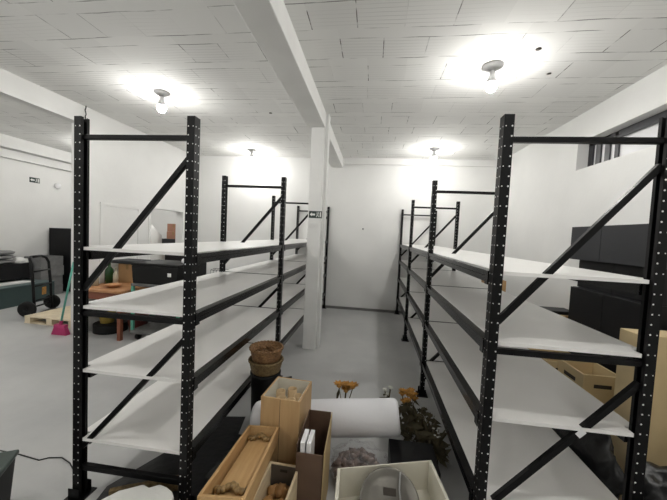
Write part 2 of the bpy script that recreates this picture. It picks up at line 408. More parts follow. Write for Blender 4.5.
def make_rack(loc, label, outer):
    # outer = 1 when the side away from the aisle is +x, else 0
    root = empty('pallet_rack', loc, label, 'shelving rack', 'black pallet racks along the aisle')
    up = upright_mesh().obj('upright', ['black', 'holelight'], root)
    ft = MB().box(-.055, .055, -.06, .06, 0, .006).box(-.034, .034, -.042, -.0385, .006, .07).box(-.034, .034, .0385, .042, .006, .07)
    foot = ft.obj('foot_plate', 'black', up)
    first = True
    for i in range(4):
        for s in (0, 1):
            if first: first = False; o = up
            else: o = copy_tree(up, root)
            o.location = (s * D, i * L, 0); o.rotation_euler[2] = PI * s
    def br(name, p, q, wd, dp):
        return MB().bar(p, q, wd, dp).obj(name, 'black', root, bevel=.003)
    a, b_ = .019, D - .019
    for i in range(4):
        y = i * L
        br('crossbar', (a, y, 2.092), (b_, y, 2.092), .026, .028)
        br('crossbar', (a, y, 1.098), (b_, y, 1.098), .028, .028)
        br('crossbar', (a, y, .185), (b_, y, .185), .032, .030)
        br('diagonal_brace', (a, y, 1.235), (b_, y, 1.985), .029, .026)
        br('diagonal_brace', (a, y, .305), (b_, y, 1.005), .029, .026)
    for i in (1, 2):
        for z in LEV[1:]:
            br('crossbar', (a, i * L, z - .009), (b_, i * L, z - .009), .024, .017)
    for i in range(3):
        for z in LEV:
            for s in (0, 1):
                sg = 1 if s == 0 else -1
                x = s * D
                bm_ = MB()
                zt = z - (.0185 if s == outer else .004)
                pr = [(x - sg * .026, zt), (x + sg * .018, zt), (x + sg * .018, zt - .014), (x + sg * .024, zt - .014), (x + sg * .024, zt - .058), (x - sg * .020, zt - .058), (x - sg * .020, zt - .030), (x - sg * .026, zt - .024)]
                bm_.prism(pr, 'y', i * L + .040, (i + 1) * L - .040)
                for ye in (i * L + .040, (i + 1) * L - .046):
                    bm_.box(min(x - sg * .031, x - sg * .027), max(x - sg * .030, x - sg * .0265), ye - .025 if ye < i * L + .1 else ye - .008, ye + .014 if ye < i * L + .1 else ye + .031, zt - .066, zt)
                bm_.obj('beam', 'beamblack', root)
            y0 = i * L + .009 if i else -.014
            y1 = (i + 1) * L - .009 if i < 2 else 3 * L + .03
            sh = MB()
            x0, x1 = (.019, D + .024) if outer else (-.024, D - .019); n0 = .010 if outer else .053; n1 = .053 if outer else .010
            # the board is notched round the posts
            pts = [(x0 + n0, y0), (x1 - n1, y0), (x1 - n1, i * L + .043), (x1, i * L + .043), (x1, (i + 1) * L - .043), (x1 - n1, (i + 1) * L - .043), (x1 - n1, y1), (x0 + n0, y1), (x0 + n0, (i + 1) * L - .043), (x0, (i + 1) * L - .043), (x0, i * L + .043), (x0 + n0, i * L + .043)]
            sh.prism(pts, 'z', z - .0175, z)
            sh.obj('shelf_board', 'board', root)
    return root
rackR = make_rack((0, 0, 0), 'black pallet rack with white shelf boards on the right, near the high window wall', 1)
rackL = make_rack((-1.563 - D, .018, 0), 'black pallet rack with white shelf boards on the left, beside the white column', 0)
st = MB().box(-.02, .02, -.0012, .0012, -.014, .014, T=Matrix.Translation((.418, -.0155, .748)) @ Matrix.Rotation(-.82, 4, 'Y'))
tag(st.obj('sticker', 'white', rackR), 'white sticker on the lower diagonal brace', None)

# ------------------------------------------------------------------ ceiling lights
def light(x, y, label):
    z = ZC
    root = empty('ceiling_light', (x, y, ZC), label, 'ceiling light', 'bare bulbs on the ceiling')
    MB().lathe([(0, 0), (.092, 0), (.092, -.010), (.07, -.026), (.034, -.036), (.030, -.05), (0, -.05)], n=24).obj('socket', 'socket', root)
    MB().lathe([(0, -.0505), (.022, -.0505), (.026, -.09), (.046, -.15), (.050, -.165), (0, -.1655)], n=20).obj('bulb_collar', 'white', root)
    MB().lathe([(0, -.166), (.050, -.166), (.051, -.180), (.047, -.203), (.036, -.224), (.018, -.238), (0, -.242)], n=18).obj('bulb', 'bulb', root)
    return root
for (x, y), lab in zip(LAMP_SPOTS, (
        'lit bare bulb in the near ceiling bay on the right, above the right rack',
        'lit bare bulb at the far right of the ceiling near the back wall',
        'lit bare bulb in the near ceiling bay on the left, above the left rack',
        'lit bare bulb at the far left of the ceiling near the back wall',
        'lit bare bulb above the camera, right side', 'lit bare bulb behind the camera over the left bay',
        'lit bare bulb over the open left area, nearer', 'lit bare bulb over the open left area, by the partition',
        'lit bare bulb far behind the camera, left area', 'lit bare bulb far behind the camera, right bay', 'lit bare bulb far behind the camera, middle bay')):
    light(x, y, lab)
light(-6.6, 6.4, 'lit bare bulb in the room through the doorway')

ceil_ob = bpy.data.objects['ceiling']
for x, y, r in ((.706, 1.315, .024), (1.0, 1.72, .02), (-2.08, 2.66, .022)):
    MB().lathe([(0, 0), (r, 0), (r, -.003), (0, -.003)], c=(x, y, ZC), n=10).obj('dark_hole', 'slot', ceil_ob)
tag(MB().lathe([(0, 0), (.016, 0), (.016, .03), (0, .03)], n=8, T=Matrix.Translation((-.806, YB, 1.76)) @ Matrix.Rotation(PI / 2, 4, 'X')).obj('wall_plug', 'cord'), 'tiny dark plug in the middle of the white back wall', 'wall plug')
# ------------------------------------------------------------------ signs on column and left wall
def exit_sign(loc, rz, s, label):
    root = empty('exit_sign', loc, label, 'sign', None, rz)
    MB().box(0, .18 * s, -.004, 0, 0, .095 * s).obj('sign_plate', 'sign', root)
    b = MB()
    y0, y1 = -.0055, -.0045
    b.prism([(.012 * s, .048 * s), (.042 * s, .075 * s), (.042 * s, .060 * s), (.085 * s, .060 * s), (.085 * s, .036 * s), (.042 * s, .036 * s), (.042 * s, .021 * s)], 'y', y0, y1)
    b.obj('arrow', 'signwhite', root)
    b = MB()   # white field with a running figure, and the door beside it
    b.box(.104 * s, .106 * s, y0, y1, .01 * s, .085 * s).box(.150 * s, .168 * s, y0, y1, .015 * s, .082 * s)
    b.lathe([(0, 0), (.007 * s, 0), (.007 * s, .001), (0, .001)], n=10, T=Matrix.Translation((.126 * s, y1, .078 * s)) @ Matrix.Rotation(PI / 2, 4, 'X'))
    for p, q in (((.127, .068), (.122, .042)), ((.125, .064), (.112, .054)), ((.126, .064), (.140, .056)), ((.122, .042), (.112, .030)), ((.112, .030), (.104, .016)), ((.123, .042), (.134, .030)), ((.134, .030), (.134, .014))):
        b.bar((p[0] * s, (y0 + y1) / 2, p[1] * s), (q[0] * s, (y0 + y1) / 2, q[1] * s), .007 * s, .001)
    b.obj('running_figure', 'signwhite', root)
exit_sign((-1.468, 2.608, 1.825), 0, 1.0, 'small dark exit sign with arrow and running figure on the white column')
exit_sign((XL + .006, 4.29, 2.435), PI / 2, 1.15, 'small exit sign on the far left wall above the stored crates')
b = MB(); b.lathe([(0, 0), (.07, 0), (.07, .04), (.05, .06), (0, .06)], n=16, T=Matrix.Translation((XL, 4.88, 2.44)) @ Matrix.Rotation(PI / 2, 4, 'Y'))
tag(b.obj('wall_lamp', 'white'), 'small round white fitting on the left wall, right of the exit sign', 'wall fitting')
b = MB(); pts = [(XM + .03 + .006 * math.sin(k * 1.9), YE + .04 + .006 * math.cos(k * 1.9), ZC - k * .03) for k in range(14)]
b.tube(pts, .007, 6)
tag(b.obj('hanging_cable', 'cord'), 'twisted cable hanging from the ceiling behind the left rack post', 'cable')

# ------------------------------------------------------------------ helpers for boxes
def open_box(name, x0, x1, y0, y1, h, t, m, label, cat, loc=(0, 0, 0), rz=0, floor_z=None, group=None, inner=None, rx=0):
    root = empty(name, loc, label, cat, group, rz); root.rotation_euler[0] = rx
    b = MB()
    b.box(x0, x1, y0, y0 + t, 0, h).box(x0, x1, y1 - t, y1, 0, h).box(x0, x0 + t, y0 + t, y1 - t, 0, h).box(x1 - t, x1, y0 + t, y1 - t, 0, h)
    fz = floor_z if floor_z is not None else t
    b.box(x0 + t, x1 - t, y0 + t, y1 - t, fz - t, fz)
    b.obj('box_body', m, root, bevel=.002)
    return root
def carton(name, x0, x1, y0, y1, z0, z1, m, label, group=None, rz=0, tape=True, cat='box'):
    cx, cy = (x0 + x1) / 2, (y0 + y1) / 2
    root = empty(name, (cx, cy, z0), label, cat, group, rz)
    a, c, h = (x1 - x0) / 2, (y1 - y0) / 2, z1 - z0
    MB().box(-a, a, -c, c, 0, h).obj('carton_body', m, root, bevel=.004)
    if tape:
        b = MB(); b.box(-.022, .022, -c - .001, c + .001, h - .0005, h + .001).box(-.022, .022, -c - .0015, -c - .0005, h - .09, h)
        b.obj('tape', 'tape', root)
    return root

# ------------------------------------------------------------------ aisle foreground
# tall pine box with tubes
tb = open_box('tall_wooden_box', -.124, .124, -.138, .138, .61, .012, 'pine', 'tall narrow pine box with open top holding tan paper tubes', 'wooden box', (-1.08, .357, 0), -.07, .02)
MB().box(-.0008, .0015, -.1395, -.1375, .004, .606).obj('groove', 'slot', tb)
MB().box(-.111, .111, .1235, .1255, .02, .609).box(-.1115, -.1095, -.125, .123, .02, .609).box(.1095, .1115, -.125, .123, .02, .609).obj('lining', 'cream', tb)
for i, (x, y, h) in enumerate(((-.045, -.005, .572), (.025, .02, .580), (.075, -.03, .566), (-.02, -.065, .560), (.045, -.09, .568))):
    b = MB(); b.lathe([(0, 0), (.030, 0), (.030, h), (.024, h), (.024, h - .06), (0, h - .06)], n=16)
    o = b.obj('paper_tube', 'straw', None, loc=(-1.08 + x, .357 + y, .0205))
    tag(o, 'tan paper tube standing in the tall pine box', 'tube', 'paper tubes in the tall pine box')
# long shallow pine box leaning up towards the camera, on two cartons
ang = -math.atan2(.16, .70)
lb = empty('long_wooden_box', (-1.178, .187, .360), 'long shallow pine box with carved ends and inset panel, lying lengthways in front', 'wooden box', None, .06)
lb.rotation_euler = (ang, 0, .107)
lx, ly, lh = .092, .705, .085
b = MB()
b.box(-lx, -lx + .014, -ly, 0, 0, lh).box(lx - .014, lx, -ly, 0, 0, lh).box(-lx + .014, lx - .014, -.014, 0, 0, lh).box(-lx + .014, lx - .014, -ly, -ly + .014, 0, lh).box(-lx + .014, lx - .014, -ly + .014, -.014, 0, .012)
b.obj('box_frame', 'pineh', lb, bevel=.002)
b = MB(); b.box(-lx + .026, lx - .026, -ly + .04, -.035, .012, .034); b.obj('inset_panel', 'pineh', lb, bevel=.006)
for ye in (-ly + .13, -.07):
    b = MB()
    for k in range(-4, 5):
        x = k * .0155
        b.blob((x, ye + .012 * math.cos(k * 1.3), .045 + .008 * math.cos(k * .7)), (.014, .02, .014), seed=k + 9, amp=.35, sub=2)
    b.obj('carved_ornament', 'carve', lb)
carton('cardboard_box', -1.28, -1.08, -.54, -.20, 0, .43, 'carton', 'plain cardboard carton under the near end of the long pine box')
carton('cardboard_box', -1.29, -1.11, -.17, .17, 0, .350, 'carton', 'plain cardboard carton under the far end of the long pine box')
# small pine box with crumpled filling
sb = open_box('small_wooden_box', -.085, .085, -.15, .15, .35, .013, 'pinepale', 'small pale pine box with open top full of crumpled brown pieces', 'wooden box', (-1.005, -.10, 0), -.03, .02)
MB().box(-.072, .072, .1345, .137, .03, .345).obj('dark_panel', 'darkpanel', sb)
MB().box(-.02, .02, .1335, .1345, .31, .325).obj('handle_slot', 'slot', sb)
b = MB(); 
b.blob((0, 0, .12), (.068, .13, .1), seed=3, amp=.12, sub=3, floor=.0005)
for k in range(9): b.blob((-.035 + .035 * (k % 3), -.09 + .085 * (k // 3), .215 + .012 * (k % 2)), (.03, .042, .035), seed=k + 20, amp=.5, sub=2)
o = b.obj('crumpled_paper', 'crumple', None, loc=(-1.005, -.10, .0205)); tag(o, 'crumpled brown pieces filling the small pale pine box', 'paper', None, 'stuff')
# brown paper bag holding two white boxes
bg = empty('paper_bag', (-.858, .17, 0), 'open brown paper bag with tan side holding two white slim boxes', 'bag', None, .0)
hx, hy, hh = .072, .165, .50
b = MB(); b.box(-hx, -hx + .004, -hy, hy, 0, hh).box(-hx + .004, hx - .004, hy - .004, hy, 0, hh).box(-hx + .004, hx - .004, -hy, -hy + .004, 0, hh - .045).box(-hx + .004, hx - .004, -hy + .004, hy - .004, 0, .004)
b.obj('bag_body', 'brownbag', bg)
b = MB(); b.hexa([(hx - .004, -hy, 0), (hx, -hy, 0), (hx, hy, 0), (hx - .004, hy, 0)], [(hx + .004, -hy, hh - .03), (hx + .008, -hy, hh - .03), (hx + .004, hy, hh), (hx, hy, hh)])
b.obj('side_panel', 'kraft', bg)
for k, x in enumerate((-.042, -.008)):
    b = MB(); b.box(-.0125, .0125, -.06, .06, 0, .50)
    o = b.obj('slim_box', 'white', None, bevel=.003, loc=(-.858 + x, .075, .0045)); 
    tag(o, ('slim white box standing in the brown paper bag, nearer the tall pine box', 'slim white box standing in the brown paper bag, nearer its tan side')[k], 'box', 'slim white boxes in the paper bag')
# white crate with a silver tray
cr = empty('white_crate', (0, 0, 0), 'white wooden crate with handle slot, open top, holding a round silver tray', 'crate', None)
top = [(-.690, -.155, .35), (-.142, -.02, .35), (-.182, .235, .35), (-.712, .075, .35)]
top = [(-.700, -.185, .35), (-.145, -.060, .35), (-.187, .232, .35), (-.712, .070, .35)]
cen = Vector((sum(p[0] for p in top) / 4, sum(p[1] for p in top) / 4, 0))
def inset(p, d):
    v = Vector(p) - Vector((cen.x, cen.y, p[2])); return Vector(p) - v * d
outb = [Vector((p[0], p[1], 0)) for p in top]
b = MB()
for i in range(4):
    j = (i + 1) % 4
    A, B_ = Vector(top[i]), Vector(top[j]); Ai, Bi = inset(top[i], .06), inset(top[j], .06)
    dn = Vector((0, 0, .35))
    b.hexa([A - dn, B_ - dn, Bi - dn, Ai - dn], [A, B_, Bi, Ai])
I = [inset(p, .06) for p in top]
b.hexa([Vector((p.x, p.y, .17)) for p in I], [Vector((p.x, p.y, .185)) for p in I])
b.obj('crate_body', 'cream', cr, bevel=.002)
mid = (inset(top[2], .06) + inset(top[3], .06)) / 2; dirx = (inset(top[2], .06) - inset(top[3], .06)).normalized(); nrm = Vector((dirx.y, -dirx.x, 0))
c0 = mid + nrm * .001 - Vector((0, 0, .035)) - dirx * .03
b = MB(); b.bar(c0 - dirx * .04, c0 + dirx * .04, .016, .002, up=nrm); b.obj('handle_slot', 'slot', cr)
T = Matrix.Translation((-.435, -.03, .285)) @ Matrix.Rotation(.72, 4, 'X')
sv = MB(); sv.lathe([(0, -.012), (.095, -.012), (.12, -.004), (.142, .010), (.150, .012), (.150, .009), (.142, .006), (.12, -.009), (.095, -.017), (0, -.017)], n=48, T=T)
sv.mi = 0
so = tag(sv.obj('silver_tray', 'silver'), 'round silver tray leaning inside the white crate', 'tray')
MB().box(-.03, .035, .03, .062, -.0118, -.006, T=T).obj('dark_emblem', 'slot', so); MB().box(-.02, .04, -.055, -.03, -.0118, -.006, T=T).obj('dark_emblem', 'slot', so)
T2 = T @ Matrix.Translation((.045, .02, .0))
b = MB(); b.tube([T @ Vector((.055, .13, .024)), T @ Vector((.05, .06, .006)), T @ Vector((.06, -.02, -.004)), T @ Vector((.09, -.09, .004))], .005, 8)
tag(b.obj('metal_hook', 'steel'), 'thin dark metal hook lying across the round silver tray', 'hook')
# foam roll
p, q = Vector((-1.40, .645, .196)), Vector((-.335, .645, .338))
ax = (q - p).normalized()
b = MB(); n = 10
pts = [p.lerp(q, t) for t in (0, .012, .03, .2, .4, .6, .8, .97, .988, 1.0)]
b.tube(pts, .13, 40, radii=[.10, .116, .122, .124, .124, .126, .125, .124, .119, .10])
fr = b.obj('foam_roll', 'roll'); tag(fr, 'large white foam wrap roll lying across the aisle', 'roll')
b = MB(); b.tube([q - ax * .004, q + ax * .0015], .028, 20); tag(b.obj('roll_core', 'greyload', fr), 'grey hollow core', None)
# clear bag under the roll
b = MB(); b.blob((-.605, .42, .115), (.18, .14, .125), seed=5, amp=.32, sub=4, floor=.002)
cbg = b.obj('clear_plastic_bag', 'clearbag'); tag(cbg, 'crumpled clear plastic bag of dried flowers under the white roll', 'bag')
b = MB()
rs = random.Random(11)
for k in range(170):
    a = rs.random() * 6.28; rr = rs.random() ** .5; z_ = .03 + .165 * math.sqrt(max(0, 1 - rr * rr * .9)) * rs.random() ** .5
    b.blob((-.605 + .155 * rr * math.cos(a), .42 + .12 * rr * math.sin(a), z_), (.014 + .018 * rs.random(), .014 + .016 * rs.random(), .012 + .014 * rs.random()), seed=k + 40, amp=.9, sub=1)
b.obj('dried_flowers', 'pinkitem', cbg)
# black bags
def bag(c, r, seed, label, m='blackbag', name='bin_bag', knot=True):
    b = MB(); b.blob((0, 0, r[2]), r, seed=seed, amp=.25, sub=4, floor=.001)
    o = b.obj(name, m, None, loc=(c[0], c[1], 0)); tag(o, label, 'bag')
    if knot:
        b = MB(); b.tube([(0, 0, 2 * r[2] * .93), (.01, 0, 2 * r[2] + .02), (.03, .01, 2 * r[2] + .06)], .012, 8, radii=[.03, .012, .022]); b.obj('tied_neck', m, o)
    return o
carton('black_box', -.40, -.10, .34, .62, 0, .19, 'blackwood', 'low black box between the white crate and the right rack', tape=False)
# dried flower bunches
def bouquet(name, loc, n, h, spread, m, leafm, label, seed, head=.03, leaves=18):
    rs = random.Random(seed)
    root = empty(name, loc, label, 'flowers')
    sb_, lb_, hb = MB(), MB(), MB()
    for k in range(n):
        a = rs.random() * 6.28; rr = spread * rs.random() ** .6; hz = h * (.78 + .22 * rs.random())
        p0 = Vector((.012 * math.cos(a), .012 * math.sin(a), .003)); p1 = Vector((rr * .45 * math.cos(a), rr * .45 * math.sin(a), hz * .6)); p2 = Vector((rr * math.cos(a), rr * math.sin(a), hz))
        sb_.tube([p0, p1, p2], .003, 5)
        for j in range(8):
            th = j * 6.28 / 8 + k; d = Vector((math.cos(th), math.sin(th), .55)).normalized()
            s_ = Vector((-math.sin(th), math.cos(th), 0))
            f0 = p2; tip = p2 + d * head; mid_ = p2 + d * head * .5 + Vector((0, 0, .006))
            vs = [hb.bm.verts.new(v) for v in (f0, mid_ + s_ * head * .28, tip, mid_ - s_ * head * .28)]; hb.bm.faces.new(vs)
        hb.blob(p2 + Vector((0, 0, .006)), head * .35, seed=k, amp=.3, sub=1)
    for k in range(leaves):
        a = rs.random() * 6.28; rr = spread * 1.25 * rs.random() ** .5; z = h * (.15 + .65 * rs.random())
        c = Vector((rr * math.cos(a), rr * math.sin(a), z)); d = Vector((rs.uniform(-1, 1), rs.uniform(-1, 1), rs.uniform(-.3, 1))).normalized(); s_ = d.orthogonal().normalized()
        ln = .05 + .04 * rs.random()
        vs = [lb_.bm.verts.new(v) for v in (c - d * ln, c + s_ * ln * .28 + Vector((0, 0, .01)), c + d * ln, c - s_ * ln * .28)]; lb_.bm.faces.new(vs)
    sb_.obj('stems', 'stem', root); hb.obj('flower_heads', m, root)
    if leaves: lb_.obj('leaves', leafm, root)
    return root
bouquet('dried_flower_bunch', (-.235, .96, 0), 12, .37, .06, 'orange', 'dryleaf', 'upright bunch of orange dried flowers at the right end of the white roll', 3, .042, 14)
bouquet('dried_flower_bunch', (-.40, 1.02, 0), 6, .36, .035, 'whiteflower', 'dryleaf', 'small bunch of white dried flowers just behind the white roll end', 5, .026, 4)
bouquet('dried_flower_bunch', (-.15, .86, 0), 14, .27, .10, 'dryleaf', 'dryleaf', 'dark brown dried foliage bunch beside the right rack', 8, .035, 70)
bouquet('dried_flower_bunch', (-.06, .72, 0), 8, .22, .06, 'whiteflower', 'dryleaf', 'dark foliage with tiny pale flowers against the right rack beam', 13, .012, 50)
bouquet('dried_flower_bunch', (-.75, .97, 0), 9, .39, .085, 'orange', 'dryleaf', 'orange star-shaped dried flowers showing above the middle of the white roll', 4, .06, 4)
# leaves and dark shade sheet on the floor by the left rack
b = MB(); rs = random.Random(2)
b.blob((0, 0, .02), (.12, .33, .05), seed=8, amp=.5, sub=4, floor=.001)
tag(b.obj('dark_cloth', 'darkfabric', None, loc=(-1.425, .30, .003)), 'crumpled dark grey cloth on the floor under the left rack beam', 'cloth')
bouquet('dried_flower_bunch', (-1.33, .03, .003), 6, .16, .05, 'redleaf', 'redleaf', 'bunch of dark red leaves beside the long pine box', 21, .05, 8)
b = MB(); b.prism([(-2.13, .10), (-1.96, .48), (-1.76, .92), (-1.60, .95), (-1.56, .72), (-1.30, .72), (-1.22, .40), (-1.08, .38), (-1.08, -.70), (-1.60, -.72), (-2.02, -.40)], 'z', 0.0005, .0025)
tag(b.obj('floor_shade_sheet', 'blackbag'), 'black sheet standing in for the floor shade under the left rack and wooden boxes', 'sheet')  # added dark sheet deepening the floor shade; diagonal side follows the shelf shadow edge
# bin with wicker baskets
bx, by = -1.417, .90
b = MB(); b.lathe([(0, 0), (.108, 0), (.108, .02), (.117, .43), (.126, .435), (.126, .45), (.116, .45), (.104, .03), (0, .03)], n=36)
bo = b.obj('waste_bin', 'blackplastic', None, loc=(bx, by, 0)); tag(bo, 'tall round black bin carrying two wicker baskets beside the left rack', 'bin')
b = MB(); b.tube([(.12, .0, .39), (.17, .01, .395), (.215, .03, .39)], .014, 8, radii=[.014, .014, .024]); b.obj('handle', 'blackplastic', bo)
def basket(z, m, label, s=1.0, fill=False):
    root = empty('wicker_basket', (bx, by, z), label, 'basket', 'wicker baskets on the bin')
    b = MB(); prof = [(0, 0), (.118 * s, 0)]
    for k in range(9): prof.append(((.124 + .003 * k + (.003 if k % 2 else 0)) * s, .004 + .0115 * k))
    prof += [(.138 * s, .10), (.116 * s, .012), (0, .012)]
    b.lathe(prof, n=40); b.obj('basket_body', m, root)
    b = MB()
    for off in (0, .5):
        pts = [((.147 + .004 * math.sin(14 * t * 2 * PI / 56 + off * 6)) * s * math.cos(t * 2 * PI / 56), (.147 + .004 * math.sin(14 * t * 2 * PI / 56 + off * 6)) * s * math.sin(t * 2 * PI / 56), .100 + .006 * math.cos(14 * t * 2 * PI / 56 + off * 6)) for t in range(57)]
        b.tube(pts, .0075, 7)
    b.obj('braided_rim', m, root)
    if fill:
        b = MB(); rs = random.Random(6)
        for k in range(60):
            a = rs.random() * 6.28; rr = .10 * rs.random() ** .5; th = rs.random() * 3.14; ln = .035
            c = Vector((rr * math.cos(a), rr * math.sin(a), .05 + .03 * rs.random())); d = Vector((math.cos(th), math.sin(th), .15 * rs.uniform(-1, 1))) * ln
            b.tube([c - d, c, c + d], .0045, 5)
        b.lathe([(0, .055), (.10, .05), (.118, .03), (.11, .0125), (0, .0125)], n=24)
        o = b.obj('shavings', 'wicker', None, loc=(bx, by, z)); tag(o, 'brown straw shavings heaped in the top wicker basket', 'straw', None, 'stuff')
basket(.4505, 'wickerdark', 'lower darker wicker basket resting on the round black bin', .93)
basket(.5515, 'wicker', 'upper brown wicker basket with shavings, top of the stack on the bin', .90, True)
# white foam block at the left front
b = MB()
pts = [(-1.98, -.42), (-1.60, -.42), (-1.545, -.25), (-1.55, -.10), (-1.585, -.065), (-1.63, -.045), (-1.68, -.035), (-1.72, -.065), (-1.765, -.05), (-1.81, -.08), (-1.86, -.11), (-1.90, -.17), (-1.96, -.26)]
b.prism([(x, y) for x, y in pts], 'z', 0, .20)
tag(b.obj('foam_block', 'foam', None, bevel=.01), 'white foam block with ragged edge on the floor under the left rack', 'foam block')
b = MB(); b.bar((-2.02, .0, .05), (-1.70, .16, .05), .03, .08, up=(0, 0, 1)); 
tag(b.obj('wooden_batten', 'wickerdark', None, loc=(0, 0, -.01)), 'thin brown batten on the floor behind the white foam block', 'batten')
# dark green crate at lower-left corner
cg = empty('plastic_crate', (-2.66, -.40, 0), 'dark green lidded plastic crate at the lower left corner', 'crate', None, .55)
b = MB(); b.hexa([(-.27, -.20, 0), (.25, -.20, 0), (.25, .20, 0), (-.27, .20, 0)], [(-.29, -.22, .27), (.27, -.22, .27), (.27, .22, .27), (-.29, .22, .27)]); b.obj('crate_body', 'blackplastic', cg, bevel=.012)
b = MB(); b.box(-.30, .28, -.23, .23, .2705, .30); b.obj('lid', 'greencrate', cg, bevel=.01)
b = MB(); b.tube([(-3.085, .232, .004), (-2.914, .225, .004), (-2.739, .205, .004), (-2.70, .235, .004), (-2.618, .253, .004), (-2.52, .22, .004), (-2.42, .16, .004)], .004, 6)
tag(b.obj('thin_cable', 'cord'), 'thin dark cable lying on the grey floor left of the left rack', 'cable')

# ------------------------------------------------------------------ far left area
bn = open_box('storage_bin', -.35, .35, -.55, .55, .36, .02, 'teal', 'long low dark teal bin on the floor along the far left wall', 'bin', (-7.46, 3.52, 0), .05, .05)
MB().box(-.32, .30, -.5, .36, .24, .27).obj('inner_tray', 'tealtop', bn)
MB().box(-.36, .36, -.56, .56, .361, .375).obj('lid_rim', 'tealtop', bn)
carton('black_box', -7.97, -7.90, 3.0, 4.08, 0, .42, 'blackwood', 'narrow black panel box behind the long teal bin', tape=False)
carton('black_box', -7.97, -7.62, 3.05, 4.05, .421, .73, 'blackwood', 'black box with folded grey blankets on top by the left wall', tape=False)
b = MB(); b.box(-.14, .14, -.30, .30, 0, .012); tag(b.obj('paper_sheet', 'paper', None, loc=(-7.45, 3.55, .376)), 'loose white paper sheets on the rim of the long teal bin', 'paper')
for k in range(3):
    b = MB(); b.blob((0, 0, .045), (.17, .34 - .03 * k, .05), seed=k + 60, amp=.12, sub=3, floor=0)
    o = b.obj('folded_blanket', 'greyload', None, loc=(-7.79, 3.5 + .03 * k, .7305 + .088 * k)); tag(o, ('bottom', 'middle', 'top')[k] + ' folded grey blanket of the pile on the black box', 'blanket', 'folded grey blankets')
b = MB(); b.blob((0, 0, .03), (.13, .14, .08), seed=71, amp=.3, sub=3, floor=0); tag(b.obj('white_bag', 'paper', None, loc=(-7.75, 3.92, .7305)), 'small white crumpled bag beside the pile of grey blankets', 'bag')
# black cabinet
cbn = empty('black_cabinet', (-7.62, 5.06, 0), 'tall black cabinet against the far left wall', 'cabinet')
MB().box(-.33, .33, -.40, .40, .02, 1.46).obj('cabinet_body', 'blackwood', cbn, bevel=.005)
MB().box(.331, .345, -.395, -.002, .04, 1.44).obj('door', 'blackwood', cbn); MB().box(.331, .345, .002, .395, .04, 1.44).obj('door', 'blackwood', cbn)
MB().box(.3455, .347, -.2, -.06, .42, .48).obj('paper_label', 'paper', cbn)
# hand truck carrying grey crates
ht = empty('hand_truck', (-6.31, 3.13, 0), 'black hand truck with two big wheels, standing in front of grey crates', 'hand truck', None, 1.90)
# local x runs along the axle
for s in (-1, 1):
    T = Matrix.Translation((s * .30, 0, .135)) @ Matrix.Scale(.8, 4) @ Matrix.Rotation(PI / 2, 4, 'Y')
    b = MB(); b.lathe([(.06, -.03), (.12, -.035), (.155, -.03), (.165, 0), (.155, .03), (.12, .035), (.06, .03), (.05, .02), (0, .02), (0, -.02), (.05, -.02), (.06, -.03)], n=28, T=T)
    wv = b.obj('wheel', 'blackplastic', ht)
b = MB(); b.tube([(-.33, 0, .135), (.33, 0, .135)], .015, 8); b.obj('axle', 'blackwood', ht)
for s in (-1, 1):
    b = MB(); b.tube([(s * .21, -.05, .05), (s * .21, -.03, .5), (s * .21, -.0, .88), (s * .19, .03, .96), (s * .12, .06, .99)], .022, 8); b.obj('side_rail', 'blackwood', ht)
for z in (.25, .5, .75): MB().tube([(-.195, -.04, z), (.195, -.04, z)], .014, 8).obj('cross_rail', 'blackwood', ht)
MB().tube([(-.12, .06, .99), (.12, .06, .99)], .022, 8).obj('handle_bar', 'blackwood', ht)
b = MB(); b.box(-.22, .22, -.27, -.04, .02, .035); b.obj('toe_plate', 'blackwood', ht)
b = MB(); b.box(-.05, .05, -.062, -.056, .33, .46); tag(b.obj('orange_tag', 'orange', ht), 'orange tag on the lower rail', None)
for k, (x, y, z, w_) in enumerate(((-7.70, 4.33, 0, .44), (-7.70, 4.33, .2105, .42), (-7.69, 4.34, .421, .44), (-7.70, 4.35, .6315, .40))):
    o = open_box('folding_crate', -w_ / 2, w_ / 2, -.24, .24, .21, .015, 'greyload', ('bottom grey crate of the stack left of the black cabinet', 'second grey crate from the bottom left of the black cabinet', 'third grey crate from the bottom left of the black cabinet', 'topmost grey crate of the stack left of the black cabinet')[k], 'crate', (x, y, z), .06 * (k % 2) - .02, .02, 'grey crates left of the black cabinet')
# pallet
pl = empty('wooden_pallet', (-5.47, 2.98, 0), 'pale wooden pallet lying on the floor by the hand truck', 'pallet', None, -.03)
for k in range(7):
    MB().box(-.46, .46, -.40 + k * .1165, -.40 + k * .1165 + .108, .095, .115).obj('deck_board', 'pallet', pl, bevel=.003)
for xx in (-.40, 0, .40):
    MB().box(xx - .05, xx + .05, -.40, .405, .018, .095).obj('bearer', 'pallet', pl)
for yy in (-.35, .35): MB().box(-.46, .46, yy - .05, yy + .05, 0, .018).obj('bottom_board', 'pallet', pl)
# broom
br = empty('broom', (-4.95, 2.295, 0), 'magenta broom with a teal handle leaning beside the left rack post', 'broom', None, 0)
b = MB(); b.hexa([(-.12, -.035, 0), (.12, -.035, 0), (.12, .035, 0), (-.12, .035, 0)], [(-.09, -.025, .10), (.09, -.025, .10), (.09, .025, .10), (-.09, .025, .10)]); b.obj('bristles', 'bristle', br)
b = MB(); b.box(-.09, .09, -.028, .028, .1005, .145).tube([(0, 0, .145), (.01, .0, .2)], .022, 10); b.obj('broom_head', 'pink', br, bevel=.004)
b = MB(); b.tube([(.005, 0, .18), (.10, .02, .70), (.165, .036, 1.05)], .013, 10); b.obj('handle', 'mint', br)

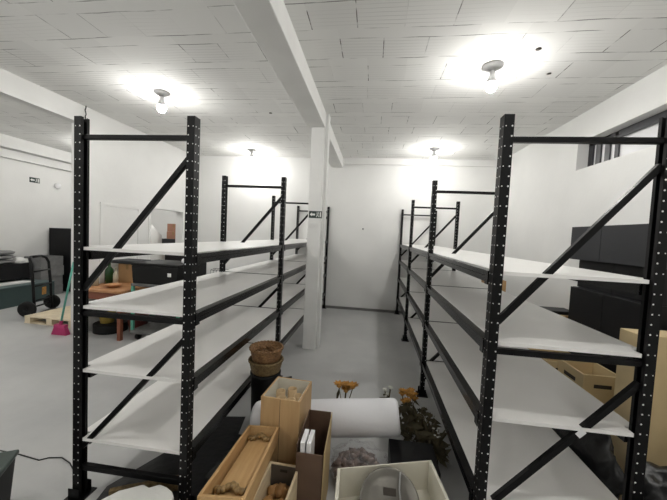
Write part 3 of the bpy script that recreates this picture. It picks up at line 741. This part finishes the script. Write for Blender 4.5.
# ------------------------------------------------------------------ in front of the partition
tbl = empty('wooden_table', (-4.32, 2.69, 0), 'orange brown wooden table against the partition, seen under the top left shelf', 'table')
MB().box(-.36, .37, -.46, .46, .665, .70).obj('tabletop', 'orangewood', tbl, bevel=.005)
MB().box(-.33, .34, -.43, .43, .56, .665).obj('apron', 'redwood', tbl)
for sx in (-.30, .31):
    for sy in (-.40, .40): MB().box(sx - .025, sx + .025, sy - .025, sy + .025, 0, .56).obj('leg', 'redwood', tbl)
def bottle(x, y, z, h, r, m, label):
    b = MB(); b.lathe([(0, 0), (r, 0), (r, h * .55), (r * .9, h * .65), (r * .35, h * .78), (r * .32, h * .95), (r * .42, h * .955), (r * .42, h), (0, h)], n=18)
    tag(b.obj('bottle', m, None, loc=(x, y, z)), label, 'bottle', 'bottles on the wooden table')
bottle(-4.55, 2.68, .7005, .34, .06, 'bottle', 'dark green bottle on the wooden table')
bottle(-4.61, 2.50, .7005, .20, .045, 'amber', 'pale jar bottle left of the dark green bottle on the wooden table')
bottle(-4.42, 2.66, .7005, .26, .035, 'amber', 'pale slim bottle right of the dark green bottle on the wooden table')
b = MB(); b.lathe([(0, 0), (.05, 0), (.11, .04), (.115, .045), (.105, .045), (.05, .012), (0, .012)], n=24)
tag(b.obj('bowl', 'orangewood', None, loc=(-4.28, 2.46, .7005)), 'shallow tan bowl on the near edge of the wooden table', 'bowl')
carton('cardboard_box', -4.56, -4.25, 2.86, 3.12, .7005, 1.0, 'carton', 'brown cardboard box on the wooden table, under a flat dark tray')
b = MB(); b.box(-.22, .2, -.18, .18, 0, .05); tag(b.obj('flat_tray', 'darkgrey', None, bevel=.01, loc=(-4.42, 2.98, 1.002)), 'flat dark tray lying on the brown cardboard box', 'tray')
# things under the table
b = MB(); b.lathe([(0, 0), (.085, 0), (.115, .16), (.12, .17), (.11, .17), (.08, .015), (0, .015)], n=24)
tag(b.obj('bucket', 'yellow', None, loc=(-4.50, 2.60, .131)), 'small yellow bucket under the wooden table', 'bucket')
b = MB(); b.lathe([(0, 0), (.22, 0), (.22, .13), (0, .13)], n=28); tag(b.obj('round_base', 'blackplastic', None, bevel=.01, loc=(-4.46, 2.62, 0)), 'round black base on the floor under the yellow bucket', 'base')
b = MB(); b.lathe([(0, 0), (.11, 0), (.15, .27), (.16, .28), (.14, .28), (.10, .02), (0, .02)], n=24)
tag(b.obj('plant_pot', 'maroon', None, loc=(-4.07, 2.70, 0)), 'maroon pot on the floor beside the yellow bucket', 'pot')
# two tier trolley
tl = empty('platform_trolley', (-3.52, 2.74, 0), 'grey two tier trolley with green posts standing behind the left rack', 'trolley')
MB().box(-.36, .36, -.42, .42, .10, .15).obj('lower_deck', 'trolley', tl, bevel=.004)
MB().box(-.36, .36, -.42, .42, .77, .805).obj('upper_deck', 'trolley', tl, bevel=.004)
for sx in (-.34, .34):
    for sy in (-.40, .40):
        MB().box(sx - .017, sx + .017, sy - .017, sy + .017, .10, .77).obj('post', 'greenpost', tl)
        MB().lathe([(0, -.02), (.045, -.02), (.05, 0), (.045, .02), (0, .02)], n=16, T=Matrix.Translation((sx * .85, sy * .88, .05)) @ Matrix.Rotation(PI / 2, 4, 'Y')).obj('castor', 'blackplastic', tl)
MB().box(-.28, .30, -.02, .36, .151, .30).obj('dark_lid', 'darkgrey', tl)
kt = empty('black_crate', (-3.545, 2.62, .806), 'large black lidded crate on the upper deck of the trolley', 'crate')
b = MB(); b.hexa([(-.335, -.27, 0), (.335, -.27, 0), (.335, .27, 0), (-.335, .27, 0)], [(-.35, -.28, .25), (.35, -.28, .25), (.35, .28, .25), (-.35, .28, .25)]); b.obj('crate_body', 'blackplastic', kt, bevel=.012)
MB().box(-.355, .355, -.285, .285, .2505, .29).obj('lid', 'blackplastic', kt, bevel=.012)
MB().box(.20, .25, -.2835, -.277, .12, .17).obj('white_label', 'paper', kt)
carton('green_box', -4.5, -4.12, 3.26, 3.6, 0, .5, 'green', 'dark green box on the floor behind the trolley', tape=False)
carton('black_box', -4.05, -3.52, 3.25, 3.65, 0, 1.19, 'blackwood', 'tall black box behind the trolley', tape=False)
b = MB(); b.blob((0, 0, .03), (.05, .05, .045), seed=4, amp=.1, sub=2, floor=0); tag(b.obj('white_cup', 'white', None, loc=(-3.26, 2.6, 1.0965)), 'small white object on top of the large black crate', 'cup')
# back room through the doorway
carton('cardboard_box', -5.90, -5.50, 5.85, 6.25, 0, .46, 'carton', 'cardboard box at the bottom of the stack through the doorway', 'cartons through the doorway')
carton('cardboard_box', -5.90, -5.50, 5.85, 6.25, .4615, .92, 'carton', 'cardboard box second in the stack through the doorway', 'cartons through the doorway')
carton('black_box', -5.98, -5.45, 5.80, 6.25, .9215, 1.30, 'darkgrey', 'dark box under the reddish carton through the doorway', 'cartons through the doorway', tape=False)
carton('cardboard_box', -5.885, -5.52, 5.85, 6.25, 1.3015, 1.49, 'cartonred', 'lower reddish brown carton seen through the doorway', 'cartons through the doorway')
carton('cardboard_box', -5.88, -5.525, 5.86, 6.24, 1.4925, 1.69, 'cartonred', 'topmost reddish brown carton seen through the doorway', 'cartons through the doorway')
b = MB(); b.blob((0, 0, .75), (.33, .3, .82), seed=31, amp=.2, sub=3, floor=0); tag(b.obj('grey_sack', 'paper', None, loc=(-6.46, 6.05, 0)), 'tall pale sack standing left of the stack through the doorway', 'sack')
# cluttered small table behind the left rack
ct = empty('side_table', (-3.55, 4.55, 0), 'small white table behind the left rack with wire racks on it', 'table')
MB().box(-.5, .5, -.28, .28, .60, .63).obj('tabletop', 'white', ct, bevel=.004)
for sx in (-.46, .46):
    for sy in (-.24, .24): MB().box(sx - .02, sx + .02, sy - .02, sy + .02, 0, .60).obj('leg', 'white', ct)
carton('red_box', -3.50, -3.22, 4.38, 4.56, .6305, .73, 'redwood', 'small dark red box on the small white table', tape=False)
wr = empty('wire_rack', (-3.72, 4.5, .6305), 'thin wire rack standing on the small white table', 'wire rack')
b = MB()
for k in range(7): b.tube([(-.2 + k * .065, 0, 0), (-.2 + k * .065, .02, .12), (-.2 + k * .065, .15, .14)], .004, 5)
b.tube([(-.2, 0, .004), (.19, 0, .004)], .005, 5).tube([(-.2, .02, .12), (.19, .02, .12)], .005, 5).tube([(-.2, .15, .14), (.19, .15, .14)], .005, 5); b.obj('wires', 'cord', wr)

# ------------------------------------------------------------------ behind the right rack
def cabinet(name, x0, x1, y0, y1, z0, z1, m, label, seams, group=None):
    root = empty(name, ((x0 + x1) / 2, (y0 + y1) / 2, z0), label, 'cabinet', group)
    a, c, h = (x1 - x0) / 2, (y1 - y0) / 2, z1 - z0
    MB().box(-a + .018, a, -c, c, 0, h).obj('cabinet_body', m, root, bevel=.003)
    ys = [c] + [s - (y0 + y1) / 2 for s in seams] + [-c]
    for u0, u1 in zip(ys, ys[1:]): MB().box(-a, -a + .016, u1 + .002, u0 - .002, .002, h - .002).obj('door', m, root, bevel=.002)
    return root
cabinet('wall_cabinet', 1.35, 1.88, .86, 1.775, 1.485, 1.80, 'darkgrey', 'long charcoal cabinet on top of the black stack by the right wall', (1.373,))
cabinet('black_cabinet', 1.42, 1.88, .87, 1.74, 1.222, 1.484, 'blackwood', 'black middle cabinet under the long charcoal cabinet', (1.3,), None)
cabinet('black_cabinet', 1.36, 1.88, .87, 1.735, .58, 1.221, 'blackwood', 'tall black lower cabinet behind the right rack', (1.3,), None)
cabinet('black_cabinet', 1.40, 1.88, .87, 1.70, 0, .579, 'blackwood', 'black base cabinet at the bottom of the stack by the right wall', (1.3,), None)
# low bench with pale wooden crates
bench = empty('low_bench', (1.10, 1.13, 0), 'low dark bench behind the right rack carrying two pale crates', 'bench')
MB().box(-.20, .22, -.51, .55, .40, .43).obj('bench_top', 'blackwood', bench)
for sx in (-.17, .19):
    for sy in (-.47, .51): MB().box(sx - .02, sx + .02, sy - .02, sy + .02, 0, .40).obj('leg', 'blackwood', bench)
def slot_crate(x0, x1, y0, y1, z0, h, label):
    root = empty('wooden_crate', ((x0 + x1) / 2, (y0 + y1) / 2, z0), label, 'crate', 'pale wooden crates on the bench')
    a, c = (x1 - x0) / 2, (y1 - y0) / 2; t = .012
    b = MB(); b.box(-a, -a + t, -c, c, 0, h).box(a - t, a, -c, c, 0, h).box(-a + t, a - t, -c, -c + t, 0, h).box(-a + t, a - t, c - t, c, 0, h).box(-a + t, a - t, -c + t, c - t, 0, t)
    b.obj('crate_body', 'cartonpale', root, bevel=.002)
    MB().box(-a - .001, -a + .001, -.07, .07, h * .62, h * .62 + .03).obj('handle_slot', 'slot', root); MB().box(-.06, .06, -c - .001, -c + .001, h * .6, h * .6 + .028).obj('handle_slot', 'slot', root)
slot_crate(.93, 1.20, 1.24, 1.62, .4305, .20, 'pale wooden crate with hand slot at the far end of the bench')
slot_crate(1.01, 1.28, .91, 1.22, .4305, .24, 'pale wooden crate with hand slot on the bench, nearer the camera')
b = MB(); b.box(-.10, .10, -.13, .13, 0, .02); tag(b.obj('paper_stack', 'paper', None, loc=(1.08, .74, .4305)), 'stack of white papers on the near end of the bench', 'paper')
# pale cardboard boxes towards the camera
pb = empty('tall_carton', (1.17, .535, 0), 'tall pale cardboard box behind the right rack outer post', 'box')
MB().box(-.17, .13, -.075, .075, 0, 1.11).obj('carton_body', 'cartonpale', pb, bevel=.004)
for k, (z0, z1, x0) in enumerate(((0, .36, 1.34), (.3615, .72, 1.33), (.7215, 1.07, 1.345))):
    carton('pale_crate', x0, 1.78, .10, .80, z0, z1, 'cartonpale', ('bottom pale carton in the stack at the right edge', 'middle pale carton in the stack at the right edge', 'topmost pale carton in the stack at the right edge')[k], 'pale cartons at the right edge')
carton('cardboard_box', 1.22, 1.60, 1.82, 2.10, 0, .45, 'cartonpale', 'lower pale carton by the right wall beyond the black cabinets')
carton('cardboard_box', 1.22, 1.60, 1.82, 2.10, .4515, .90, 'cartonpale', 'upper pale carton by the right wall beyond the black cabinets')
tag(MB().box(-.16, .14, -.11, .11, 0, .035).obj('flat_tray', 'blackwood', None, bevel=.008, loc=(1.38, 1.97, .902)), 'flat black tray on the upper pale carton beyond the black cabinets', 'tray')
carton('cardboard_box', 1.04, 1.29, 3.0, 3.25, 0, .52, 'carton', 'lower brown carton standing behind the far part of the right rack')
carton('cardboard_box', 1.04, 1.29, 3.0, 3.25, .5215, 1.08, 'carton', 'upper brown carton standing behind the far part of the right rack')
# dark bags at the bottom right
b_ = bag((1.02, .16, 0), (.17, .22, .24), 15, 'big black bin bag on the floor behind the right rack')
bag((.80, .57, 0), (.085, .32, .29), 23, 'tall black bin bag squeezed between the right rack and the low bench')
b_ = bag((.92, -.27, 0), (.13, .15, .20), 17, 'black bin bag nearest the camera by the outer rack post')
b = MB(); b.tube([(0, 0, .0), (.015, .03, .05), (.01, .07, .08), (-.01, .11, .05), (0, .13, 0)], .012, 8); 
tag(b.obj('beige_strap', 'redstrap', None, loc=(.80, .40, .52)), 'beige loop strap on the tall black bin bag', 'strap')
bag((1.33, -.18, 0), (.17, .2, .25), 19, 'maroon bag on the floor at the right edge', 'winebag')
